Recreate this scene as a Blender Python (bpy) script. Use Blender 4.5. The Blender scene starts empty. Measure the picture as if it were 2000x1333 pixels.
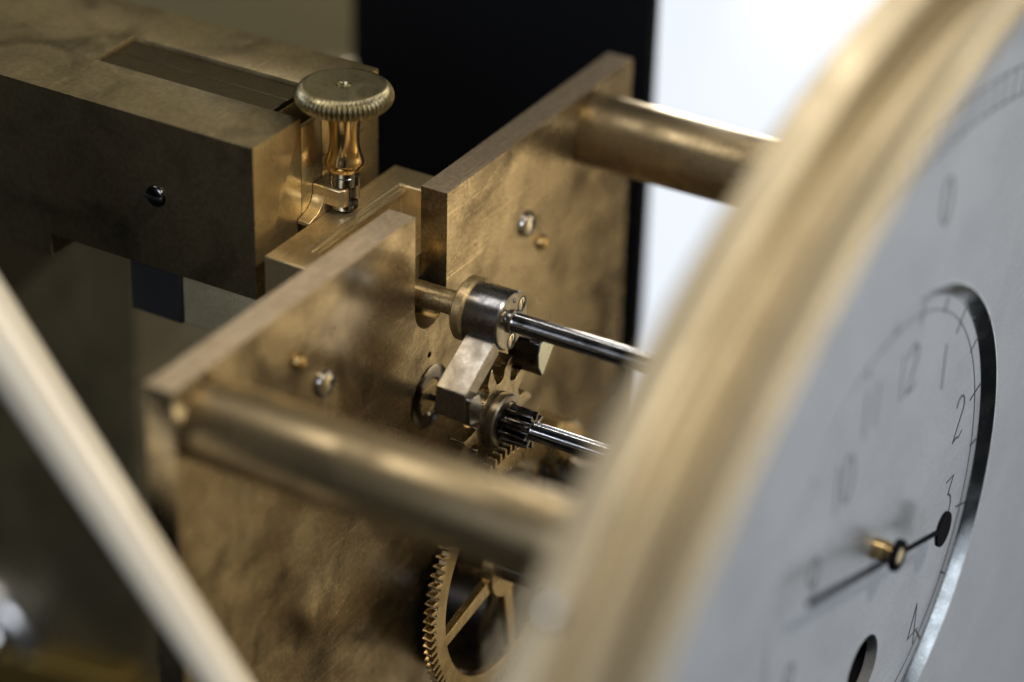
import bpy, bmesh, math, random
from mathutils import Vector, Matrix
random.seed(7)
S = 0.001                      # everything below is written in millimetres
PI = math.pi
scn = bpy.context.scene
COL = scn.collection

# ------------------------------------------------------------------ camera
cam_d = bpy.data.cameras.new('camera')
cam = bpy.data.objects.new('camera', cam_d)
COL.objects.link(cam)
scn.camera = cam
CAM = Vector((-319.70, -200.17, 197.16))
yaw, pitch, roll = math.radians(29.85), math.radians(30.0), math.radians(1.5)
fwd = Vector((math.cos(pitch)*math.cos(yaw), math.cos(pitch)*math.sin(yaw), -math.sin(pitch)))
rgt = Vector((math.sin(yaw), -math.cos(yaw), 0))
upv = rgt.cross(fwd)
r2 = rgt*math.cos(roll) + upv*math.sin(roll)
u2 = -rgt*math.sin(roll) + upv*math.cos(roll)
M = Matrix((r2, u2, -fwd)).transposed().to_4x4()
M.translation = CAM*S
cam.matrix_world = M
cam_d.sensor_width = 36
cam_d.sensor_fit = 'HORIZONTAL'
cam_d.lens = 102.6
cam_d.clip_start = 0.01
cam_d.clip_end = 50
cam_d.dof.use_dof = True
cam_d.dof.focus_distance = 0.435
cam_d.dof.aperture_fstop = 6.2
cam_d.dof.aperture_blades = 0

# ------------------------------------------------------------------ world, lamps, exposure
w = bpy.data.worlds.new('World')
scn.world = w
w.use_nodes = True
w.node_tree.nodes['Background'].inputs[0].default_value = (0.55, 0.58, 0.62, 1)
w.node_tree.nodes['Background'].inputs[1].default_value = 0.014
scn.cycles.use_denoising = True
scn.cycles.sample_clamp_indirect = 2.0
scn.cycles.sample_clamp_direct = 12.0
scn.view_settings.view_transform = 'Standard'
scn.view_settings.look = 'None'
scn.view_settings.exposure = 0.0
scn.view_settings.gamma = 1.0


def lamp(name, loc, target, size, power, color, shape='DISK'):
    l = bpy.data.lights.new(name, 'AREA')
    l.shape = shape
    l.size = size*S
    l.energy = power
    l.color = color
    o = bpy.data.objects.new(name, l)
    COL.objects.link(o)
    o.location = Vector(loc)*S
    o.rotation_euler = (Vector(target)-Vector(loc)).to_track_quat('-Z', 'Y').to_euler()
    return o


lamp('ceiling_softbox', (-70, 270, 430), (0, -60, -40), 260, 0.6, (1.0, 0.91, 0.78))
lamp('warm_front_lamp', (-60, -330, 420), (0, -10, -20), 50, 2.2, (1.0, 0.88, 0.70))
lamp('cool_window_light', (-20, -660, 120), (0, -76, -30), 420, 0.70, (0.82, 0.92, 1.0))
lamp('dial_back_fill', (250, 72, -30), (125, -71, -85), 55, 1.9, (1.0, 0.87, 0.67))  # added fill aimed at the dial's back, for a gold bounce on the plate
lamp('top_face_fill', (215, 75, 410), (5, 5, 0), 60, 0.8, (1.0, 0.90, 0.75))  # added fill that brightens the upward faces
lamp('camera_side_fill', (-560, -60, 260), (-20, 0, -30), 280, 1.3, (0.93, 0.96, 1.0))  # neutral fill added on the camera side for left-facing surfaces

# ------------------------------------------------------------------ materials


def nodes_of(name):
    m = bpy.data.materials.new(name)
    m.use_nodes = True
    nt = m.node_tree
    b = nt.nodes['Principled BSDF']
    return m, nt, b


def metal(name, c1, c2, r1=0.3, r2_=0.5, scale=150.0, metallic=1.0, bump=0.0, speck=0.0, brush=None,
          lo=0.38, hi=0.62, fine=2600.0, blot=None, scratch=0.0):
    """metal with patina: colour and gloss wander between two states, fine grain on top"""
    m, nt, b = nodes_of(name)
    N, L = nt.nodes, nt.links
    tc = N.new('ShaderNodeTexCoord')
    n1 = N.new('ShaderNodeTexNoise')
    n1.inputs['Scale'].default_value = scale
    n1.inputs['Detail'].default_value = 6
    n1.inputs['Roughness'].default_value = 0.62
    n1.inputs['Distortion'].default_value = 0.4
    L.new(tc.outputs['Object'], n1.inputs['Vector'])
    ramp = N.new('ShaderNodeMapRange')
    ramp.inputs['From Min'].default_value = lo
    ramp.inputs['From Max'].default_value = hi
    L.new(n1.outputs['Fac'], ramp.inputs['Value'])
    fac = ramp.outputs['Result']
    mix = N.new('ShaderNodeMix')
    mix.data_type = 'RGBA'
    mix.inputs['A'].default_value = (*c1, 1)
    mix.inputs['B'].default_value = (*c2, 1)
    L.new(fac, mix.inputs['Factor'])
    colour = mix.outputs['Result']
    if blot:
        nb = N.new('ShaderNodeTexNoise')
        nb.inputs['Scale'].default_value = scale*0.6
        nb.inputs['Detail'].default_value = 3
        nb.inputs['Distortion'].default_value = 1.2
        L.new(tc.outputs['Object'], nb.inputs['Vector'])
        rb = N.new('ShaderNodeMapRange')
        rb.inputs['From Min'].default_value = 0.46
        rb.inputs['From Max'].default_value = 0.68
        rb.inputs['To Max'].default_value = 0.85
        L.new(nb.outputs['Fac'], rb.inputs['Value'])
        mb = N.new('ShaderNodeMix')
        mb.data_type = 'RGBA'
        mb.inputs['B'].default_value = (*blot, 1)
        L.new(colour, mb.inputs['A'])
        L.new(rb.outputs['Result'], mb.inputs['Factor'])
        colour = mb.outputs['Result']
    if speck > 0:
        n3 = N.new('ShaderNodeTexNoise')
        n3.inputs['Scale'].default_value = fine
        n3.inputs['Detail'].default_value = 3
        L.new(tc.outputs['Object'], n3.inputs['Vector'])
        r3 = N.new('ShaderNodeMapRange')
        r3.inputs['From Min'].default_value = 0.35
        r3.inputs['From Max'].default_value = 0.65
        r3.inputs['To Min'].default_value = 1.0-speck
        r3.inputs['To Max'].default_value = 1.0+speck
        L.new(n3.outputs['Fac'], r3.inputs['Value'])
        mu = N.new('ShaderNodeVectorMath')
        mu.operation = 'SCALE'
        L.new(colour, mu.inputs[0])
        L.new(r3.outputs['Result'], mu.inputs['Scale'])
        colour = mu.outputs['Vector']
    if scratch > 0:
        for ang, dens in ((0.6, 0.655), (-0.95, 0.67), (2.1, 0.665)):
            mp2 = N.new('ShaderNodeMapping')
            mp2.inputs['Rotation'].default_value = (ang, ang*0.8, ang)
            mp2.inputs['Scale'].default_value = (45, 1900, 1900)
            L.new(tc.outputs['Object'], mp2.inputs['Vector'])
            ns = N.new('ShaderNodeTexNoise')
            ns.inputs['Scale'].default_value = 1.0
            ns.inputs['Detail'].default_value = 2
            L.new(mp2.outputs['Vector'], ns.inputs['Vector'])
            rs = N.new('ShaderNodeMapRange')
            rs.inputs['From Min'].default_value = dens
            rs.inputs['From Max'].default_value = dens+0.06
            rs.inputs['To Min'].default_value = 1.0
            rs.inputs['To Max'].default_value = 1.0+scratch
            L.new(ns.outputs['Fac'], rs.inputs['Value'])
            ms = N.new('ShaderNodeVectorMath')
            ms.operation = 'SCALE'
            L.new(colour, ms.inputs[0])
            L.new(rs.outputs['Result'], ms.inputs['Scale'])
            colour = ms.outputs['Vector']
    L.new(colour, b.inputs['Base Color'])
    rr = N.new('ShaderNodeMapRange')
    rr.inputs['To Min'].default_value = r1
    rr.inputs['To Max'].default_value = r2_
    L.new(fac, rr.inputs['Value'])
    L.new(rr.outputs['Result'], b.inputs['Roughness'])
    b.inputs['Metallic'].default_value = metallic
    if bump > 0:
        nb2 = N.new('ShaderNodeTexNoise')
        nb2.inputs['Scale'].default_value = fine
        nb2.inputs['Detail'].default_value = 4
        if brush:
            mp = N.new('ShaderNodeMapping')
            mp.inputs['Scale'].default_value = brush
            L.new(tc.outputs['Object'], mp.inputs['Vector'])
            L.new(mp.outputs['Vector'], nb2.inputs['Vector'])
        else:
            L.new(tc.outputs['Object'], nb2.inputs['Vector'])
        bp = N.new('ShaderNodeBump')
        bp.inputs['Strength'].default_value = bump
        bp.inputs['Distance'].default_value = 0.0001
        L.new(nb2.outputs['Fac'], bp.inputs['Height'])
        L.new(bp.outputs['Normal'], b.inputs['Normal'])
    return m


def plain(name, c, rough=0.5, metallic=0.0, scale=400.0, vary=0.12, bump=0.05):
    m, nt, b = nodes_of(name)
    N, L = nt.nodes, nt.links
    tc = N.new('ShaderNodeTexCoord')
    n = N.new('ShaderNodeTexNoise')
    n.inputs['Scale'].default_value = scale
    n.inputs['Detail'].default_value = 5
    L.new(tc.outputs['Object'], n.inputs['Vector'])
    mr = N.new('ShaderNodeMapRange')
    mr.inputs['To Min'].default_value = 1-vary
    mr.inputs['To Max'].default_value = 1+vary
    L.new(n.outputs['Fac'], mr.inputs['Value'])
    vm = N.new('ShaderNodeVectorMath')
    vm.operation = 'SCALE'
    vm.inputs[0].default_value = c
    L.new(mr.outputs['Result'], vm.inputs['Scale'])
    L.new(vm.outputs['Vector'], b.inputs['Base Color'])
    b.inputs['Roughness'].default_value = rough
    b.inputs['Metallic'].default_value = metallic
    bp = N.new('ShaderNodeBump')
    bp.inputs['Strength'].default_value = bump
    bp.inputs['Distance'].default_value = 0.0002
    L.new(n.outputs['Fac'], bp.inputs['Height'])
    L.new(bp.outputs['Normal'], b.inputs['Normal'])
    return m


PLATE = metal('plate_brass', (0.60, 0.505, 0.345), (0.27, 0.222, 0.152), 0.17, 0.36, 105, 0.95, 0.14, 0.20,
              scratch=0.5, blot=(0.075, 0.058, 0.040), lo=0.30, hi=0.70, fine=1500)
EDGE = metal('worn_plate_edge', (0.62, 0.515, 0.385), (0.36, 0.29, 0.205), 0.36, 0.54, 190, 0.85, 0.35, 0.14, fine=1300, scratch=0.3)
BLOCK = metal('block_brass', (0.43, 0.365, 0.23), (0.25, 0.205, 0.125), 0.28, 0.42, 95, 0.95, 0.10, 0.12, fine=1300, scratch=0.22,
              blot=(0.14, 0.114, 0.070))
FACE = metal('lit_face_brass', (0.70, 0.56, 0.31), (0.44, 0.34, 0.18), 0.24, 0.36, 150, 0.9, 0.06, 0.08)  # brighter gold, reflected light put into the colour
SLIDER = metal('slider_brass', (0.10, 0.082, 0.050), (0.065, 0.053, 0.032), 0.36, 0.50, 200, 0.95, 0.10, 0.10)
BRIGHT = metal('bracket_brass', (0.74, 0.60, 0.36), (0.52, 0.41, 0.23), 0.28, 0.42, 160, 0.9, 0.08, 0.10, scratch=0.35)
KNOB = metal('knob_brass', (0.37, 0.335, 0.22), (0.27, 0.24, 0.155), 0.26, 0.38, 260, 1.0, 0.08, 0.14)
STEM = metal('stem_brass', (0.74, 0.55, 0.28), (0.60, 0.43, 0.20), 0.12, 0.20, 300, 1.0, 0.0, 0.05)
ROD = metal('rod_brass', (0.50, 0.40, 0.23), (0.34, 0.265, 0.145), 0.34, 0.46, 300, 0.95, 0.3, 0.25)
WHEEL = metal('wheel_brass', (0.58, 0.47, 0.29), (0.42, 0.335, 0.20), 0.22, 0.34, 260, 1.0, 0.05, 0.10)
ESCM = metal('oily_wheel_brass', (0.46, 0.40, 0.29), (0.30, 0.255, 0.18), 0.18, 0.30, 320, 1.0, 0.05, 0.12)
STEEL = metal('polished_steel', (0.36, 0.375, 0.41), (0.22, 0.23, 0.255), 0.10, 0.22, 300, 1.0, 0.03, 0.06,
              brush=(1, 0.06, 1))
HUBST = metal('blued_steel_hub', (0.29, 0.30, 0.335), (0.18, 0.187, 0.21), 0.20, 0.30, 500, 1.0, 0.05, 0.10)
ARM = metal('satin_steel', (0.36, 0.35, 0.34), (0.25, 0.24, 0.23), 0.26, 0.38, 350, 1.0, 0.06, 0.08)
DARKST = metal('black_steel', (0.16, 0.16, 0.17), (0.10, 0.10, 0.11), 0.12, 0.24, 300, 1.0, 0.03, 0.05)
BEZEL = metal('bezel_gilt', (0.49, 0.43, 0.315), (0.44, 0.385, 0.28), 0.50, 0.58, 60, 0.9, 0.03, 0.04)
PILLAR = metal('pillar_brass', (0.44, 0.355, 0.22), (0.22, 0.175, 0.105), 0.30, 0.46, 120, 0.95, 0.08, 0.12)
BRUSHED = metal('brushed_brass', (0.62, 0.56, 0.38), (0.54, 0.48, 0.31), 0.34, 0.44, 200, 0.35, 0.30, 0.10,
                brush=(1, 0.05, 1))
DIAL = metal('silvered_dial', (0.44, 0.465, 0.51), (0.41, 0.435, 0.48), 0.30, 0.38, 60, 0.6, 0.08, 0.08, fine=2200, scratch=0.10)
CHAMFER = metal('recess_silver', (0.62, 0.64, 0.66), (0.46, 0.47, 0.48), 0.16, 0.28, 260, 1.0, 0.06, 0.08)
INK = plain('engraving_wax', (0.012, 0.013, 0.016), 0.35)
HAND = plain('blued_hand', (0.006, 0.006, 0.009), 0.75, 0.0)
HAND.node_tree.nodes['Principled BSDF'].inputs['Specular IOR Level'].default_value = 0.05
CREAM = plain('cream_lacquer', (0.62, 0.585, 0.50), 0.38, 0, 30, 0.16)
WALL = plain('olive_wall_paint', (0.25, 0.23, 0.14), 0.8, 0, 8, 0.12)
BLACK = plain('black_paint', (0.004, 0.005, 0.008), 0.6, 0, 60, 0.2)
BLACK.node_tree.nodes['Principled BSDF'].inputs['Specular IOR Level'].default_value = 0.08
BOXM = metal('dark_bracket_bronze', (0.150, 0.132, 0.078), (0.092, 0.079, 0.046), 0.45, 0.58, 70, 0.4, 0.1, 0.06)
FLOORM = metal('base_gilt', (0.55, 0.40, 0.12), (0.40, 0.28, 0.08), 0.35, 0.5, 60, 0.85, 0.05, 0.06)
CHROME = metal('bright_chrome', (0.82, 0.83, 0.86), (0.74, 0.75, 0.78), 0.10, 0.14, 200, 1.0)
SATIN = metal('satin_nickel', (0.80, 0.81, 0.85), (0.72, 0.73, 0.77), 0.26, 0.32, 200, 1.0)
SLATE = plain('slate_blue_steel', (0.050, 0.051, 0.055), 0.5, 0.3)
PALE_SHEEN = metal('pallet_sheen', (0.72, 0.76, 0.70), (0.60, 0.66, 0.60), 0.20, 0.30, 300, 0.4, 0.02, 0.04)  # pale tone painted in for the window's reflection on the pallet

WINDOW, nt, b = nodes_of('bright_window')
b.inputs['Base Color'].default_value = (0.02, 0.02, 0.02, 1)
b.inputs['Roughness'].default_value = 0.9
b.inputs['Emission Color'].default_value = (0.87, 0.925, 1.0, 1)
b.inputs['Emission Strength'].default_value = 1.0

DIAL_GLOW, nt, b = nodes_of('dial_glow')
b.inputs['Base Color'].default_value = (0.8, 0.85, 0.9, 1)
b.inputs['Emission Color'].default_value = (0.86, 0.92, 1.0, 1)
b.inputs['Emission Strength'].default_value = 0.40  # glow of the added panel that brightens the dial

# ------------------------------------------------------------------ mesh helpers


def wloc(o):
    v = Vector((0, 0, 0))
    while o is not None:
        v += o.location
        o = o.parent
    return v


def link(name, bm, mat, parent=None, bevel=0.0, seg=2, smooth=True, angle=35, recalc=True):
    """bmesh in world millimetres -> one linked object, in the frame of its parent"""
    if recalc:
        bmesh.ops.recalc_face_normals(bm, faces=bm.faces[:])
    me = bpy.data.meshes.new(name)
    bm.to_mesh(me)
    bm.free()
    if parent is None:
        zs = [v.co for v in me.vertices]
        c = Vector((sum(v.x for v in zs)/len(zs), sum(v.y for v in zs)/len(zs), min(v.z for v in zs)))
        base = c*S
    else:
        base = wloc(parent)
    for v in me.vertices:
        v.co = v.co*S - base
    if smooth:
        me.shade_smooth()
        me.set_sharp_from_angle(angle=math.radians(angle))
    me.materials.append(mat)
    o = bpy.data.objects.new(name, me)
    COL.objects.link(o)
    if parent is not None:
        o.parent = parent
    else:
        o.location = base
    if bevel > 0:
        md = o.modifiers.new('bevel', 'BEVEL')
        md.width = bevel*S
        md.segments = seg
        md.limit_method = 'ANGLE'
        md.angle_limit = math.radians(40)
        md.use_clamp_overlap = True
    return o


def thing(name, loc, label, cat, group=None):
    o = bpy.data.objects.new(name, None)
    o.empty_display_size = 0.01
    COL.objects.link(o)
    o.location = Vector(loc)*S
    o['label'] = label
    o['category'] = cat
    if group:
        o['group'] = group
    return o


def tag(o, label=None, cat=None, group=None, kind=None):
    for k, v in (('label', label), ('category', cat), ('group', group), ('kind', kind)):
        if v:
            o[k] = v
    return o


def put(axis, u, v, a):
    if axis == 'y':
        return (u, a, v)
    if axis == 'x':
        return (a, u, v)
    return (u, v, a)


def box(x0, x1, y0, y1, z0, z1, bm=None):
    bm = bm or bmesh.new()
    bmesh.ops.create_cube(bm, size=1.0, matrix=Matrix.Translation(((x0+x1)/2, (y0+y1)/2, (z0+z1)/2))
                          @ Matrix.Diagonal((abs(x1-x0), abs(y1-y0), abs(z1-z0), 1)))
    return bm


def prism(outer, a0, a1, axis='y', holes=(), bm=None):
    bm = bm or bmesh.new()
    for a in (a0, a1):
        es = []
        for loop in [outer]+list(holes):
            vs = [bm.verts.new(put(axis, u, v, a)) for u, v in loop]
            es += [bm.edges.new((vs[i], vs[(i+1) % len(vs)])) for i in range(len(vs))]
        bmesh.ops.triangle_fill(bm, use_beauty=True, use_dissolve=False, edges=es)
    for loop in [outer]+list(holes):
        n = len(loop)
        for i in range(n):
            (u, v), (s, t) = loop[i], loop[(i+1) % n]
            q = [bm.verts.new(put(axis, *p)) for p in ((u, v, a0), (s, t, a0), (s, t, a1), (u, v, a1))]
            bm.faces.new(q)
    bmesh.ops.remove_doubles(bm, verts=bm.verts[:], dist=1e-4)
    return bm


def lathe(prof, axis, cu, cv, segs=64, bm=None, wave=None, a0=0.0, a1=2*PI):
    """profile [(radius, along)]; wave(theta, i) -> radius factor for knurling"""
    bm = bm or bmesh.new()
    full = abs(a1-a0-2*PI) < 1e-6
    n = segs if full else segs+1
    rings = []
    for i, (r, a) in enumerate(prof):
        if r < 1e-6:
            rings.append([bm.verts.new(put(axis, cu, cv, a))])
            continue
        ring = []
        for k in range(n):
            t = a0+(a1-a0)*k/segs
            rr = r*(wave(t, i) if wave else 1)
            ring.append(bm.verts.new(put(axis, cu+rr*math.cos(t), cv+rr*math.sin(t), a)))
        rings.append(ring)
    for A, B in zip(rings, rings[1:]):
        for k in range(segs):
            k2 = (k+1) % n
            if len(A) == 1 and len(B) == 1:
                continue
            if len(A) == 1:
                bm.faces.new((A[0], B[k], B[k2]))
            elif len(B) == 1:
                bm.faces.new((A[k], A[k2], B[0]))
            else:
                bm.faces.new((A[k], A[k2], B[k2], B[k]))
    return bm


def cyl(axis, cu, cv, r, a0, a1, c=0.15, segs=48, bm=None):
    """solid bar with a small chamfer at both ends"""
    s = 1 if a1 > a0 else -1
    return lathe([(0, a0), (r-c, a0), (r, a0+s*c), (r, a1-s*c), (r-c, a1), (0, a1)], axis, cu, cv, segs, bm)


def arc(cu, cv, r, d0, d1, n):
    return [(cu+r*math.cos(math.radians(d0+(d1-d0)*k/n)), cv+r*math.sin(math.radians(d0+(d1-d0)*k/n)))
            for k in range(n+1)]


def circle(cu, cv, r, n=40):
    return [(cu+r*math.cos(2*PI*k/n), cv+r*math.sin(2*PI*k/n)) for k in range(n)]


def dome(axis, cu, cv, r, a0, h, s, n=10, segs=40, slot=None):
    """screw head: rounded cap growing from a0 by h in direction s"""
    prof = [(r, a0), (r, a0+s*h*0.25)]
    for k in range(1, n+1):
        t = k/n*PI/2
        prof.append((r*math.cos(t) if k < n else 0, a0+s*(h*0.25+h*0.75*math.sin(t))))
    return lathe(prof, axis, cu, cv, segs)


def carve(o, bm):
    """cut a bmesh (world mm) out of an object, baking the result into its mesh"""
    c = link('cutter', bm, BLACK, None)
    md = o.modifiers.new('cut', 'BOOLEAN')
    md.operation, md.object, md.solver = 'DIFFERENCE', c, 'EXACT'
    bpy.context.view_layer.update()
    me = bpy.data.meshes.new_from_object(o.evaluated_get(bpy.context.evaluated_depsgraph_get()))
    o.modifiers.clear()
    o.data = me
    bpy.data.objects.remove(c)


CX = 4.35          # centre line of the movement

# ------------------------------------------------------------------ background and room
wall = link('wall', box(230, 250, 145, 900, -500, 600), WALL)
tag(wall, kind='structure')
win = link('glow_panel', box(262, 264, 5, 175, -300, 260), WINDOW)
tag(win, kind='structure')
dial_glow_panel = link('glow_panel', box(262, 264, -560, -140, -340, 90), DIAL_GLOW)  # unseen glowing panel, added to brighten the dial
tag(dial_glow_panel, kind='structure')
post = thing('case_post', (98, 40, -260), 'matt black upright post standing behind the brass plate', 'post')
link('post_body', box(90, 93, 9, 70.5, -260, 170), BLACK, post, 0.5)

# ------------------------------------------------------------------ rear casting, base
cast = thing('rear_casting', (60, 105, -170), 'dark bronze casting with a sloping shoulder far below the brass block', 'casting')
link('casting_body', prism([(82.6, -38), (88, -38), (98.8, -51.5), (111.6, -65.4), (132, -88), (132, -170), (88, -170), (86.6, -140)], 40, 110, 'x'),
     BOXM, cast, 0.5)
foot = link('casting_foot', prism([(86.9, -139.5), (134, -147.5), (134, -176), (86.9, -176)], 33, 112, 'x'), FLOORM, cast, 0.6)
brk = link('rear_ledge', prism([(96, -42), (150, -42), (150, -90), (100, -90)], 47, 108, 'x'), PILLAR, None, 0.5)
tag(brk, 'brown brass ledge under the left end of the block', 'ledge')

nut = thing('domed_nut', (38, 122, -160), 'polished steel domed nut in the lower left corner', 'nut')
NX, NY, NZ = 39.9, 122.0, -146.0
prof = [(15.2, NX), (15.2, NX-2)] + [(11.6+3.6*math.cos(t), NX-2-4.6*math.sin(t)) for t in [k*PI/12 for k in range(1, 12)]] + [(8.0, NX-1), (0, NX-1)]
link('nut_rim', lathe(prof, 'x', NY, NZ, 72), SATIN, nut)
link('nut_dome', lathe([(7.4*math.cos(t*PI/20), NX-1-7*math.sin(t*PI/20)) for t in range(0, 10)]+[(0, NX-8)],
                       'x', NY, NZ, 64), CHROME, nut)

# brushed cross bar and its steel half, seen under the block
bar = thing('cross_bar', (4, 30, -26), 'brushed brass and dark steel cross bar under the block', 'bar')
link('brass_half', box(-8, 16, 19.6, 36.8, -25.4, -15.2), BRUSHED, bar, 0.3)
link('steel_half', box(-8.2, 16.2, 36.9, 46.5, -25.6, -15.0), SLATE, bar, 0.3)

# ------------------------------------------------------------------ suspension block
YB = 19.3
blk = thing('suspension_block', (3.2, 45, -14), 'big dark brass block with a grooved top and flush side screw', 'block')
X0, X1, ZT, ZB = -13.2, 19.8, 11.2, -13.6
G0, G1 = -1.1, 8.9
body = link('block_body', prism([(YB, ZB), (57.6, ZB), (57.6, -17.4), (130, -17.4), (130, ZT), (YB, ZT)], X0, X1, 'x'), BLOCK, blk)
carve(body, box(G0, G1, YB-1, 57.2, ZT-1.6, ZT+2))
for sx in (G0, CX-0.04, G1):      # fine joints of the sliding key in the front face
    carve(body, box(sx-0.09, sx+0.09, YB-1, YB+0.9, ZB+3.2, ZT-1.4))
carve(body, box(G0+0.02, G1-0.02, YB+0.7, 25.2, ZT-7, ZT+2))
body.data.materials.append(FACE)  # front faces painted lighter in place of the light they reflect
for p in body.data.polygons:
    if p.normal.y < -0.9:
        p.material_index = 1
md = body.modifiers.new('bevel', 'BEVEL')
md.width, md.segments, md.limit_method, md.angle_limit = 0.2*S, 2, 'ANGLE', math.radians(40)
for n, (a, b_) in enumerate(((G0+0.35, CX-0.1), (CX+0.02, G1-0.12))):
    zt = ZT-0.75
    bm = box(a, b_, 25.3, 57.0, ZT-1.55, zt)
    link('slider_bar', bm, SLIDER, blk, 0.10)
sc = link('side_screw', dome('x', 37.0, -1.3, 1.75, X0+0.1, 0.9, -1), DARKST, blk)
link('screw_slot', box(X0-0.95, X0-0.55, 35.5, 38.5, -1.5, -1.1), INK, sc)

# ------------------------------------------------------------------ pocket bracket
brt = thing('pocket_bracket', (3.4, 11, -16), 'bright brass bracket with a rectangular pocket between plate and block', 'bracket')
bo = [(-14.3, 4.75), (-9.3, 4.75), (-9.3, 12.8), (16.0, 12.8), (16.0, 4.75), (21.0, 4.75), (21.0, 17.0), (-14.3, 17.0)]
link('bracket_body', prism(bo, -16, -5.0, 'z'), BRIGHT, brt, 0.18)
link('pocket_floor', box(-9.25, 15.95, 4.8, 12.75, -15.5, -11.5), BRIGHT, brt, 0.05)
# stepped inner moulding along the long pocket side
link('pocket_lip', prism([(12.78, -5.12), (12.3, -5.2), (12.3, -5.5), (11.65, -5.6), (11.65, -6.1), (12.78, -6.6)], -9.2, 15.9, 'x'), BRIGHT, brt, 0.05)

# ------------------------------------------------------------------ clip (fork) that holds the thumb screw
clip = thing('screw_clip', (2, 17.5, -5), 'small forked brass clip gripping the neck of the thumb screw', 'clip')
KY = 15.25
fork = [(1.7, 19.2), (1.7, 14.6), (2.3, 13.8), (3.2, 13.7), (3.2, 15.2)] + arc(CX, 15.4, 1.25, 200, -20, 12)[0:0] + \
       arc(CX, 15.6, 1.2, 180, 0, 12) + [(5.55, 15.2), (5.55, 13.7), (6.4, 13.8), (7.0, 14.6), (7.0, 19.2)]
link('fork', prism(fork, -3.5, -0.6, 'z'), BRIGHT, clip, 0.22)
ft = [(1.72, -0.7), (1.72, -2.2), (1.1, -3.4), (0.0, -4.3), (-2.4, -5.0), (-2.4, -5.6), (7.0, -5.6), (7.0, -0.7)]
link('clip_foot', prism(ft, 17.1, 19.22, 'y'), BRIGHT, clip, 0.08)

# ------------------------------------------------------------------ thumb screw
ts = thing('thumb_screw', (CX, KY, -5), 'knurled brass thumb screw standing upright beside the block', 'screw')
KN = 58
prof = [(0, 12.3), (2.4, 12.3), (5.9, 12.35), (6.7, 12.6), (7.2, 13.15), (7.4, 13.8), (7.3, 14.4), (6.95, 15.0),
        (6.4, 15.38), (5.95, 15.49), (5.6, 15.5), (1.35, 15.5), (1.2, 15.5), (1.1, 15.38), (1.05, 12.9), (0, 12.9)]
depth = {2: .02, 3: .06, 4: .095, 5: .10, 6: .10, 7: .085, 8: .045}


def wave(t, i):
    return 1 - depth.get(i, 0)*(0.5+0.5*math.cos(KN*t))**1.4


link('knurled_head', lathe(prof, 'z', CX, KY, KN*8, wave=wave), KNOB, ts, angle=50)
prof = [(0, 12.4), (2.62, 12.4), (2.5, 11.6), (2.28, 10.4), (2.1, 9.0), (2.02, 7.6), (2.04, 6.2), (2.18, 5.0), (2.42, 4.0),
        (2.62, 3.4), (2.68, 3.0), (2.6, 2.55), (2.42, 2.25), (2.36, 2.0), (0, 2.0)]
prof = [(r*1.1, a) for r, a in prof]
link('stem', lathe(prof, 'z', CX, KY, 72), STEM, ts)
col = link('collar', lathe([(0, 2.05), (2.1, 2.05), (2.3, 1.85), (2.3, 1.2), (2.22, 1.1), (2.3, 1.0), (2.3, -0.35), (2.1, -0.55), (1.0, -0.55),
                            (1.0, -3.6), (2.0, -3.6), (2.05, -3.8), (2.05, -4.3), (1.85, -4.5), (0, -4.5)], 'z', CX, KY, 64), STEEL, ts)
thr = [(0, -4.4)]
for k in range(5):
    thr += [(1.35, -4.45-0.3*k), (1.05, -4.6-0.3*k)]
link('thread', lathe(thr+[(0, -6)], 'z', CX, KY, 40), DARKST, ts)

# ------------------------------------------------------------------ back plate with its pillars
pl = thing('back_plate', (3.5, 2, -160), 'large mottled brass clock plate with an open slot in its top edge', 'clock plate')
outer = [(-59.3, -160), (66.2, -160), (66.2, 0), (8.8, 0), (8.8, -15.6)] + arc(CX+.05, -16, 4.45, 4, -184, 24) + \
        [(-0.05, -15.6), (-0.05, 0), (-59.3, 0)]
holes = [circle(4.2, -25.3, 0.55, 16), circle(4.2, -65.3, 0.9, 16)]
pb = link('plate_body', prism(outer, 0, 4.6, 'y', holes), PLATE, pl, 0.22)
pb.data.materials.append(EDGE)
for p in pb.data.polygons:
    if p.normal.z > 0.9:
        p.material_index = 1
link('hole_plug', box(2.5, 6, 3.0, 4.0, -67, -24), INK, pl)
for x, z, nm in ((-52.3, -7.4, 'pillar'), (53.0, -7.2, 'pillar')):
    prof = [(0, 0.3), (5.6, 0.3), (5.6, -0.2), (6.0, -0.9), (6.0, -68), (5.4, -70.4), (0, -70.4)]
    link(nm, lathe(prof, 'y', x, z, 64), PILLAR, pl)
for x, z in ((-24.4, -15.9), (32.4, -15.4)):
    s_ = link('plate_screw', dome('y', x, z, 2.15, 0.05, 1.35, -1), CHROME, pl)
    link('screw_slot', box(x-0.2, x+0.2, -1.36, -1.1, z-1.0, z+1.0), INK, s_)
for x, z in ((-30.7, -9.3), (37.3, -20.8)):
    link('steady_pin', dome('y', x, z, 1.25, 0.05, 1.3, -1), STEM, pl)
ch = link('pivot_bush', lathe([(5.2, 0.05), (5.2, -0.12), (5.0, -0.25), (3.1, -0.25), (2.9, -0.1), (1.6, 1.1), (0.7, 1.3), (0, 1.3)],
                              'y', CX, -32.7, 64), DARKST, pl)
link('jewel', dome('y', CX+0.2, -33.2, 0.55, 1.2, 0.5, -1), STEM, ch)

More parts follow.
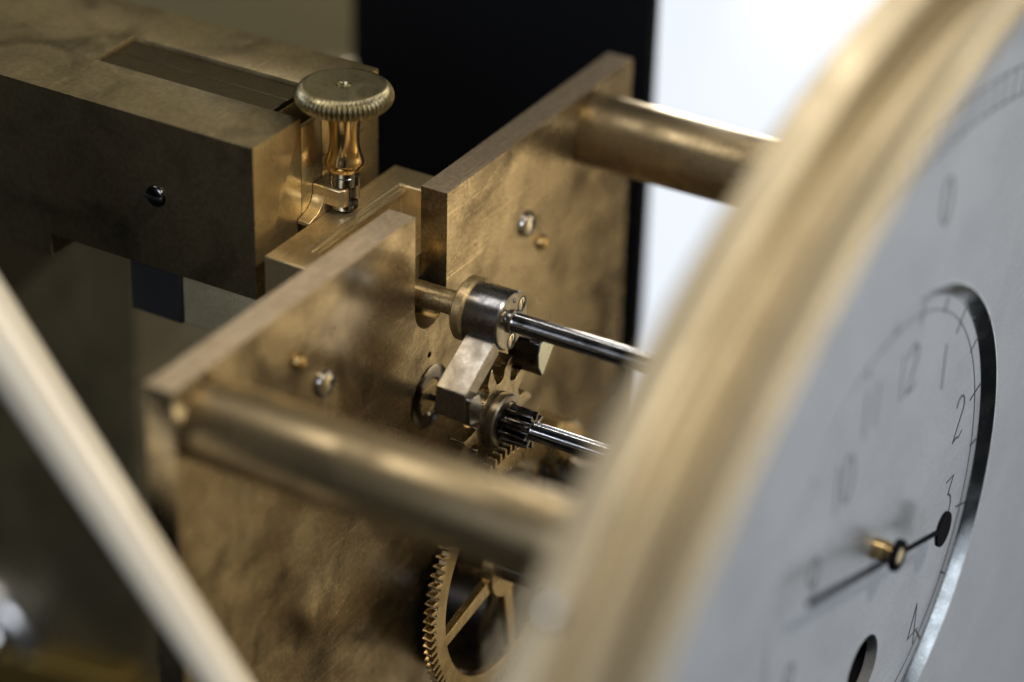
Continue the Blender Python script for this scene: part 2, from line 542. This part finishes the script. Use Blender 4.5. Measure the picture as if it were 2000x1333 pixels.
# ------------------------------------------------------------------ pallet lever
lev = thing('pallet_lever', (CX, -10, -27), 'steel pallet anchor on a long horizontal shaft across the slot', 'pallet lever')
PZ = -15.2
link('brass_rod', cyl('y', CX, PZ, 1.9, -6.2, 9.5), ROD, lev)
link('brass_collar', cyl('y', CX, PZ, 5.0, -6.1, -8.1, 0.35, 72), ROD, lev)
link('hub', lathe([(0, -8.05), (4.55, -8.05), (4.6, -8.2), (4.6, -13.7), (4.4, -13.98), (0, -13.98)], 'y', CX, PZ, 80), HUBST, lev)


def mir(pts):
    return [(2*CX-u, v) for u, v in reversed(pts)]


left = [(0.6, -16.9), (-8.1, -21.8), (-8.1, -26.5), (-5.6, -26.5), (-5.2, -23.4), (1.2, -19.6)]
body = left + arc(CX, PZ, 4.5, 228, 312, 10) + mir(left) + arc(CX, PZ, 4.5, -12, 192, 40)
link('anchor_arm', prism(body, -13.75, -8.7, 'y'), ARM, lev, 0.45, 3)
link('face_disc', lathe([(4.4, -13.76), (4.4, -14.02), (4.3, -14.1), (0, -14.1)], 'y', CX, PZ, 64), ARM, lev)
rp = [(9.7, -23.4), (10.2, -21.6), (12.9, -20.6), (14.8, -23.4), (11.2, -27.6), (9.9, -25.6)]
link('pallet', prism(rp, -15.6, -10.4, 'y'), DARKST, lev, 0.12)
link('pallet_face', prism([(9.9, -23.4), (10.4, -21.8), (12.9, -20.9), (14.6, -23.4), (11.2, -27.3), (10.1, -25.5)], -15.75, -15.62, 'y'), PALE_SHEEN, lev)  # window sheen painted as a pale sheet on the dark pallet
lp = [(-8.0, -22.4), (-5.4, -22.6), (-4.4, -24.8), (-5.6, -27.4), (-8.0, -26.7)]
link('pallet', prism(lp, -14.6, -10.4, 'y'), STEEL, lev, 0.15)
link('steel_shaft', lathe([(0, -14.0), (1.85, -14.0), (1.85, -14.5), (1.6, -14.7), (1.52, -15.0), (1.52, -73), (0, -73)], 'y', CX, PZ, 48), STEEL, lev)
for u, v, r in ((7.2, -13.6, 1.0), (1.9, -13.3, 0.8), (4.35, -18.5, 1.05)):
    s_ = link('lever_screw', lathe([(0, -14.05), (r, -14.05), (r, -14.13), (r-.15, -14.2), (0, -14.24)], 'y', u, v, 32), CHROME, lev)
    link('screw_slot', box(u-0.13, u+0.13, -14.27, -14.1, v-r*.85, v+r*.85), INK, s_)
    link('screw_recess', lathe([(r, -14.06), (r, -14.125), (r+.3, -14.125), (r+.3, -14.06), (r, -14.06)], 'y', u, v, 32), INK, s_)
link('dowel_pin', dome('y', 4.9, -12.0, 0.34, -14.08, 0.3, -1, 6, 20), STEEL, lev)

# ------------------------------------------------------------------ escape wheel and pinion
EZ = -32.8
esc = thing('escape_wheel', (CX, -12, -43), 'brass ratchet escape wheel with ten teeth below the steel anchor', 'wheel')
tooth = ((0, 10.0), (4, 9.6), (12, 8.3), (13, 6.7), (20, 6.2), (29, 6.3), (34, 8.0))
pts = []
for k in range(10):
    for d, r in tooth:
        t = math.radians(66+36*k+d)
        pts.append((CX+r*math.cos(t), EZ+r*math.sin(t)))
link('toothed_rim', prism(pts, -12.2, -9.6, 'y'), ESCM, esc, 0.08)
link('boss', lathe([(0, -12.1), (4.3, -12.1), (4.4, -12.25), (4.4, -13.4), (4.15, -13.7), (3.3, -13.7), (3.1, -13.5), (0, -13.5)], 'y', CX, EZ, 64), ARM, esc)
pts = []
for k in range(9):
    for d, r in ((0, 1.75), (9, 1.8), (12, 2.5), (15, 2.85), (20, 3.0), (25, 2.85), (28, 2.5), (31, 1.8)):
        t = math.radians(40*k+d+4)
        pts.append((CX+r*math.cos(t), EZ+r*math.sin(t)))
link('pinion', prism(pts, -18.4, -13.8, 'y'), DARKST, esc, 0.10)
link('arbor', lathe([(0, -18.3), (1.6, -18.3), (1.5, -18.6), (1.48, -74), (0, -74)], 'y', CX, EZ, 40), STEEL, esc)
link('rear_pivot', lathe([(0, -9.7), (1.3, -9.7), (1.3, -3.4), (0.55, -3.0), (0.55, 0.9), (0, 0.9)], 'y', CX, EZ, 32), DARKST, esc)

# ------------------------------------------------------------------ great wheel
gw = thing('spoked_wheel', (2, -14.7, -80), 'thin spoked brass gear wheel with fine teeth at the bottom', 'wheel')
GX, GZ, GR = 2.2, -57.3, 21.9
NT = 92
pts = []
for k in range(NT):
    for f, r in ((0.0, 20.3), (0.24, 20.3), (0.27, 21.0), (0.33, 21.6), (0.44, 21.9), (0.58, 21.9), (0.69, 21.6), (0.75, 21.0), (0.78, 20.3)):
        t = 2*PI*(k+f)/NT
        pts.append((GX+r*math.cos(t), GZ+r*math.sin(t)))
link('toothed_rim', prism(pts, -15.4, -13.95, 'y', [circle(GX, GZ, 17.6, 96)]), WHEEL, gw, 0.06)
for k in range(4):
    t = math.radians(192+90*k)
    d = Vector((math.cos(t), math.sin(t)))
    n = Vector((-d.y, d.x))
    p = [d*4.2+n*1.25, d*17.4+n*0.95, d*18.6+n*2.6, d*18.6-n*2.6, d*17.4-n*0.95, d*4.2-n*1.25]
    link('spoke', prism([(GX+q.x, GZ+q.y) for q in p], -15.3, -14.05, 'y'), WHEEL, gw, 0.08)
link('wheel_hub', cyl('y', GX, GZ, 4.8, -15.8, -13.6, 0.2, 64), WHEEL, gw)
link('wheel_arbor', cyl('y', GX, GZ, 1.9, -72, -13.4, 0.2, 40), STEEL, gw)

drum = thing('filler_barrel', (8, -8, -90), 'dark filler barrel added behind the spokes of the lower gear wheel', 'barrel')
link('barrel_body', cyl('y', 14.0, -74.5, 12.0, -3.0, -11.2, 0.5, 72), DARKST, drum)  # dark drum put in to fill the wheel openings with a dark tone
link('barrel_flange', cyl('y', 14.0, -74.5, 13.0, -1.0, -2.9, 0.3, 72), DARKST, drum)
link('barrel_axle', cyl('y', 14.0, -74.5, 2.2, 0.5, -1.2, 0.1, 32), STEEL, drum)

# ------------------------------------------------------------------ roller behind
rol = thing('brass_roller', (24, -12, -62), 'round brass roller with a dark steel core behind the pinion shaft', 'roller')
link('roller_ring', lathe([(5.9, -12.5), (8.0, -12.5), (8.3, -12.2), (8.3, -7.2), (8.0, -6.9), (5.9, -6.9), (5.9, -12.5)], 'y', 23.5, -52, 64), WHEEL, rol)
link('roller_core', lathe([(0, -7), (5.7, -7), (5.7, -26), (5.4, -26.4), (0, -26.4)], 'y', 23.5, -52, 64), DARKST, rol)
link('roller_axle', cyl('y', 23.5, -52, 1.6, 0.8, -7.5, 0.1, 32), STEEL, rol)

# ------------------------------------------------------------------ dial
DXC, DZC = 12.0, -96.0
SX, SZ = CX, -33.5
dial = thing('clock_dial', (DXC, -76, -250), 'round silvered clock dial with a gilt rim and a sunken subdial', 'dial')
link('dial_plate', prism(circle(DXC, DZC, 149, 160), -76, -73.6, 'y', [circle(SX, SZ, 39.5, 120)]), DIAL, dial, 0)
link('recess_wall', lathe([(39.55, -76.02), (39.2, -76.0), (37.7, -74.6), (37.3, -74.35)], 'y', SX, SZ, 128), CHAMFER, dial)
HX, HZ, HR = 4.0, -54.6, 5.4
link('subdial_floor', prism(circle(SX, SZ, 38.6, 120), -74.3, -72.6, 'y', [circle(HX, HZ, HR, 48)]), DIAL, dial, 0)
link('winding_tube', lathe([(HR+.3, -72.5), (HR+.3, -60), (0, -60)], 'y', HX, HZ, 48), HAND, dial)
bz = [(144.6, -72.2), (151.6, -72.2), (152.2, -72.9), (152.2, -77.4), (151.6, -78.2), (147.6, -78.9), (147.0, -79.6), (147.0, -83.0), (147.8, -84.2),
      (152.6, -86.0), (156.4, -88.4), (157.6, -90.4), (157.6, -91.6), (156.9, -92.4), (155.9, -92.3), (153.6, -90.5), (146.0, -86), (144.6, -76.2), (144.6, -72.2)]
link('bezel', lathe(bz, 'y', DXC, DZC, 256), BEZEL, dial)
link('back_cover', prism(circle(DXC, DZC, 144.4, 128), -72.4, -71.5, 'y', [circle(HX, HZ, HR+.4, 48)]), BEZEL, dial)
link('false_plate', prism([(-62, -150), (69, -150), (69, 2), (-62, 2)], -71.4, -70.5, 'y', [circle(HX, HZ, HR+.4, 48)]), BRIGHT, dial, 0.2)
t = math.radians(133.5)
ox, oz = DXC+152.1*math.cos(t), DZC+152.1*math.sin(t)

bm = bmesh.new()
bmesh.ops.create_uvsphere(bm, u_segments=24, v_segments=16, radius=1.7, matrix=Matrix.Translation((ox, -76.0, oz)))
link('glint_ball', bm, CHROME, dial)  # made-up chrome ball, added to give the blurred bright glint

# engraving: thin raised strokes on the dial metal


def stroke(bm, pts, width, y, th=0.05):
    """ribbon along a polyline in x/z, width may vary"""
    n = len(pts)
    ws = width if isinstance(width, (list, tuple)) else [width]*n
    L_, R_ = [], []
    for i in range(n):
        a = Vector(pts[max(0, i-1)])
        c = Vector(pts[min(n-1, i+1)])
        d = (c-a).normalized()
        q = Vector((-d.y, d.x))*ws[i]/2
        p = Vector(pts[i])
        L_.append(p+q)
        R_.append(p-q)
    loop = [(v.x, v.y) for v in L_] + [(v.x, v.y) for v in reversed(R_)]
    vs0 = [bm.verts.new((u, y, v)) for u, v in loop]
    vs1 = [bm.verts.new((u, y-th, v)) for u, v in loop]
    m = len(loop)
    for i in range(n-1):
        j, k = m-1-i, m-2-i
        bm.faces.new((vs1[i], vs1[i+1], vs1[k], vs1[j]))
    for i in range(m):
        bm.faces.new((vs0[i], vs0[(i+1) % m], vs1[(i+1) % m], vs1[i]))
    return bm


def ell(cx, cy, rx, ry, d0, d1, n=14):
    return [(cx+rx*math.cos(math.radians(d0+(d1-d0)*k/n)), cy+ry*math.sin(math.radians(d0+(d1-d0)*k/n))) for k in range(n+1)]


GLY = {
    '0': [ell(0, .5, .30, .5, 90, 450, 26)],
    '1': [[(0.02, 1), (0.0, 0)]],
    '2': [ell(0, .74, .26, .26, 165, -25, 12)+[(-.28, 0.02)], [(-.30, 0.0), (-.08, .05), (.12, .0), (.30, .10)]],
    '3': [[(-.24, 1), (.26, 1), (-.03, .62)]+ell(-.04, .3, .28, .31, 82, -150, 14)],
    '4': [[(.12, 1), (-.30, .30), (.34, .30)], [(.12, 1), (.12, 0)]],
    '5': [[(.26, 1), (-.18, 1), (-.22, .58)]+ell(-.02, .3, .28, .31, 120, -150, 14)],
    '6': [[(.2, 1), (-.16, .55)]+ell(0, .28, .27, .28, 150, -210, 22)],
    '7': [[(-.26, 1), (.28, 1), (-.08, 0)]],
    '8': [ell(0, .75, .22, .25, -90, 270, 20), ell(0, .25, .27, .25, 90, 450, 20)],
    '9': [ell(0, .72, .27, .28, -30, 330, 22)+[(-.14, 0)]],
}


def numeral(txt, x, z, h, y, parent, wd=0.36, sx=0.62):
    bm = bmesh.new()
    adv = h*sx*0.78
    x0 = x - adv*(len(txt)-1)/2
    for i, c in enumerate(txt):
        for g in GLY[c]:
            pts = [(x0+i*adv+u*h*sx*1.25, z+(v-.5)*h) for u, v in g]
            ws = [wd*(1.0 if 0 < j < len(pts)-1 else 0.6) for j in range(len(pts))]
            stroke(bm, pts, ws, y)
    return link('numeral', bm, INK, parent, smooth=False)


YF = -74.31
seen = {'5': (31, -90), '6': (30, -120), '1': (28.0, 45.5), '2': (29.3, 13.6), '3': (28.4, -14.0), '4': (31.2, -53.0), '12': (26.5, 78), '10': (23.2, 128), '9': (22.5, 163)}
for n in range(1, 13):
    k = str(n)
    r, a = seen.get(k, (28.0, 75-30*n if n > 4 else 75-30*n))
    if k == '11':
        r, a = 27, 104
    a = math.radians(a)
    numeral(k, SX+r*math.cos(a), SZ+r*math.sin(a), 7.4 if n != 3 else 7.0, YF, dial, 0.34)
ticks = [(45.7, 1), (30, 0), (13.9, 1), (-2, 0), (-18.4, 1), (-36, 0), (-52.7, 1), (-68, 0)]
ticks += [(60+15*k, k % 2) for k in range(0, 15)]
for a, big in ticks:
    t = math.radians(a)
    r0, r1 = (33.2, 37.6) if big else (34.6, 37.0)
    bm = stroke(bmesh.new(), [(SX+r0*math.cos(t), SZ+r0*math.sin(t)), (SX+r1*math.cos(t), SZ+r1*math.sin(t))], 0.30, YF)
    link('tick', bm, INK, dial, smooth=False)
bm = stroke(bmesh.new(), [(SX+35.0*math.cos(k*PI/90), SZ+35.0*math.sin(k*PI/90)) for k in range(181)], 0.16, YF)
link('engraved_ring', bm, INK, dial, smooth=False)

# minute track of the big dial
YD = -76.01
for r in (127.6, 123.2):
    bm = stroke(bmesh.new(), [(DXC+r*math.cos(k*PI/120), DZC+r*math.sin(k*PI/120)) for k in range(241)], 0.22, YD)
    link('track_line', bm, INK, dial, smooth=False)
for k in range(-4, 40):
    t = math.radians(90-1.75*k)
    r0 = 123.2
    bm = stroke(bmesh.new(), [(DXC+r0*math.cos(t), DZC+r0*math.sin(t)), (DXC+127.6*math.cos(t), DZC+127.6*math.sin(t))], 0.22, YD)
    link('minute_mark', bm, INK, dial, smooth=False)
numeral('0', 13.6, 18.2, 7.0, YD, dial, 0.4)

# ------------------------------------------------------------------ hand
hd = thing('clock_hand', (CX, -77.6, -42), 'thin black clock hand with a round spade pointing at the three', 'hand')
ang = math.radians(-17.5)
d = Vector((math.cos(ang), math.sin(ang)))
nrm = Vector((-d.y, d.x))


def hp(a, o):
    return (SX+d.x*a+nrm.x*o, SZ+d.y*a+nrm.y*o)


link('pointer', prism([hp(-32, -.55), hp(-3, -.42), hp(16.5, -.34), hp(16.5, .34), hp(-3, .42), hp(-32, .55)], -77.9, -77.45, 'y'), HAND, hd, 0.08)
sp = [hp(18.6+2.6*math.cos(t*PI/16)*(1 if math.cos(t*PI/16) < 0.3 else 1.0), 2.75*math.sin(t*PI/16)) for t in range(32)]
link('spade', prism(sp, -77.92, -77.42, 'y'), HAND, hd, 0.1)
link('hub_ring', lathe([(1.3, -77.3), (2.3, -77.3), (2.4, -77.45), (2.4, -78.1), (2.2, -78.3), (1.4, -78.3), (1.3, -78.2), (1.3, -77.3)], 'y', SX, SZ, 48), HAND, hd)
link('hub_cap', cyl('y', SX, SZ, 1.25, -76.5, -78.2, 0.15, 40), STEM, hd)
link('collar', lathe([(0, -74.4), (1.6, -74.4), (1.6, -76.2), (1.25, -76.4), (1.25, -77.2), (0, -77.2)], 'y', SX, SZ, 40), STEM, hd)

# ------------------------------------------------------------------ cream rod in front of the plate
a, c = Vector((-62.0, 26.2, 1.2)), Vector((-68.5, -14.0, -35.5))
dirv = (c-a).normalized()
p0, p1 = a-dirv*30, c+dirv*45
bm = bmesh.new()
rot = dirv.to_track_quat('Z', 'Y').to_matrix().to_4x4()
Lh = (p1-p0).length
rings = []
for k in range(13):
    f = k/12
    r = 4.9+(2.2-4.9)*f
    rings.append((r, f*Lh))
lathe([(0, 0)]+rings+[(0, Lh)], 'z', 0, 0, 40, bm)
bm.transform(Matrix.Translation(p0) @ rot)
rod = link('tapered_rod', bm, CREAM)
tag(rod, 'tapered cream lacquered rod slanting past the corner of the brass plate', 'rod')
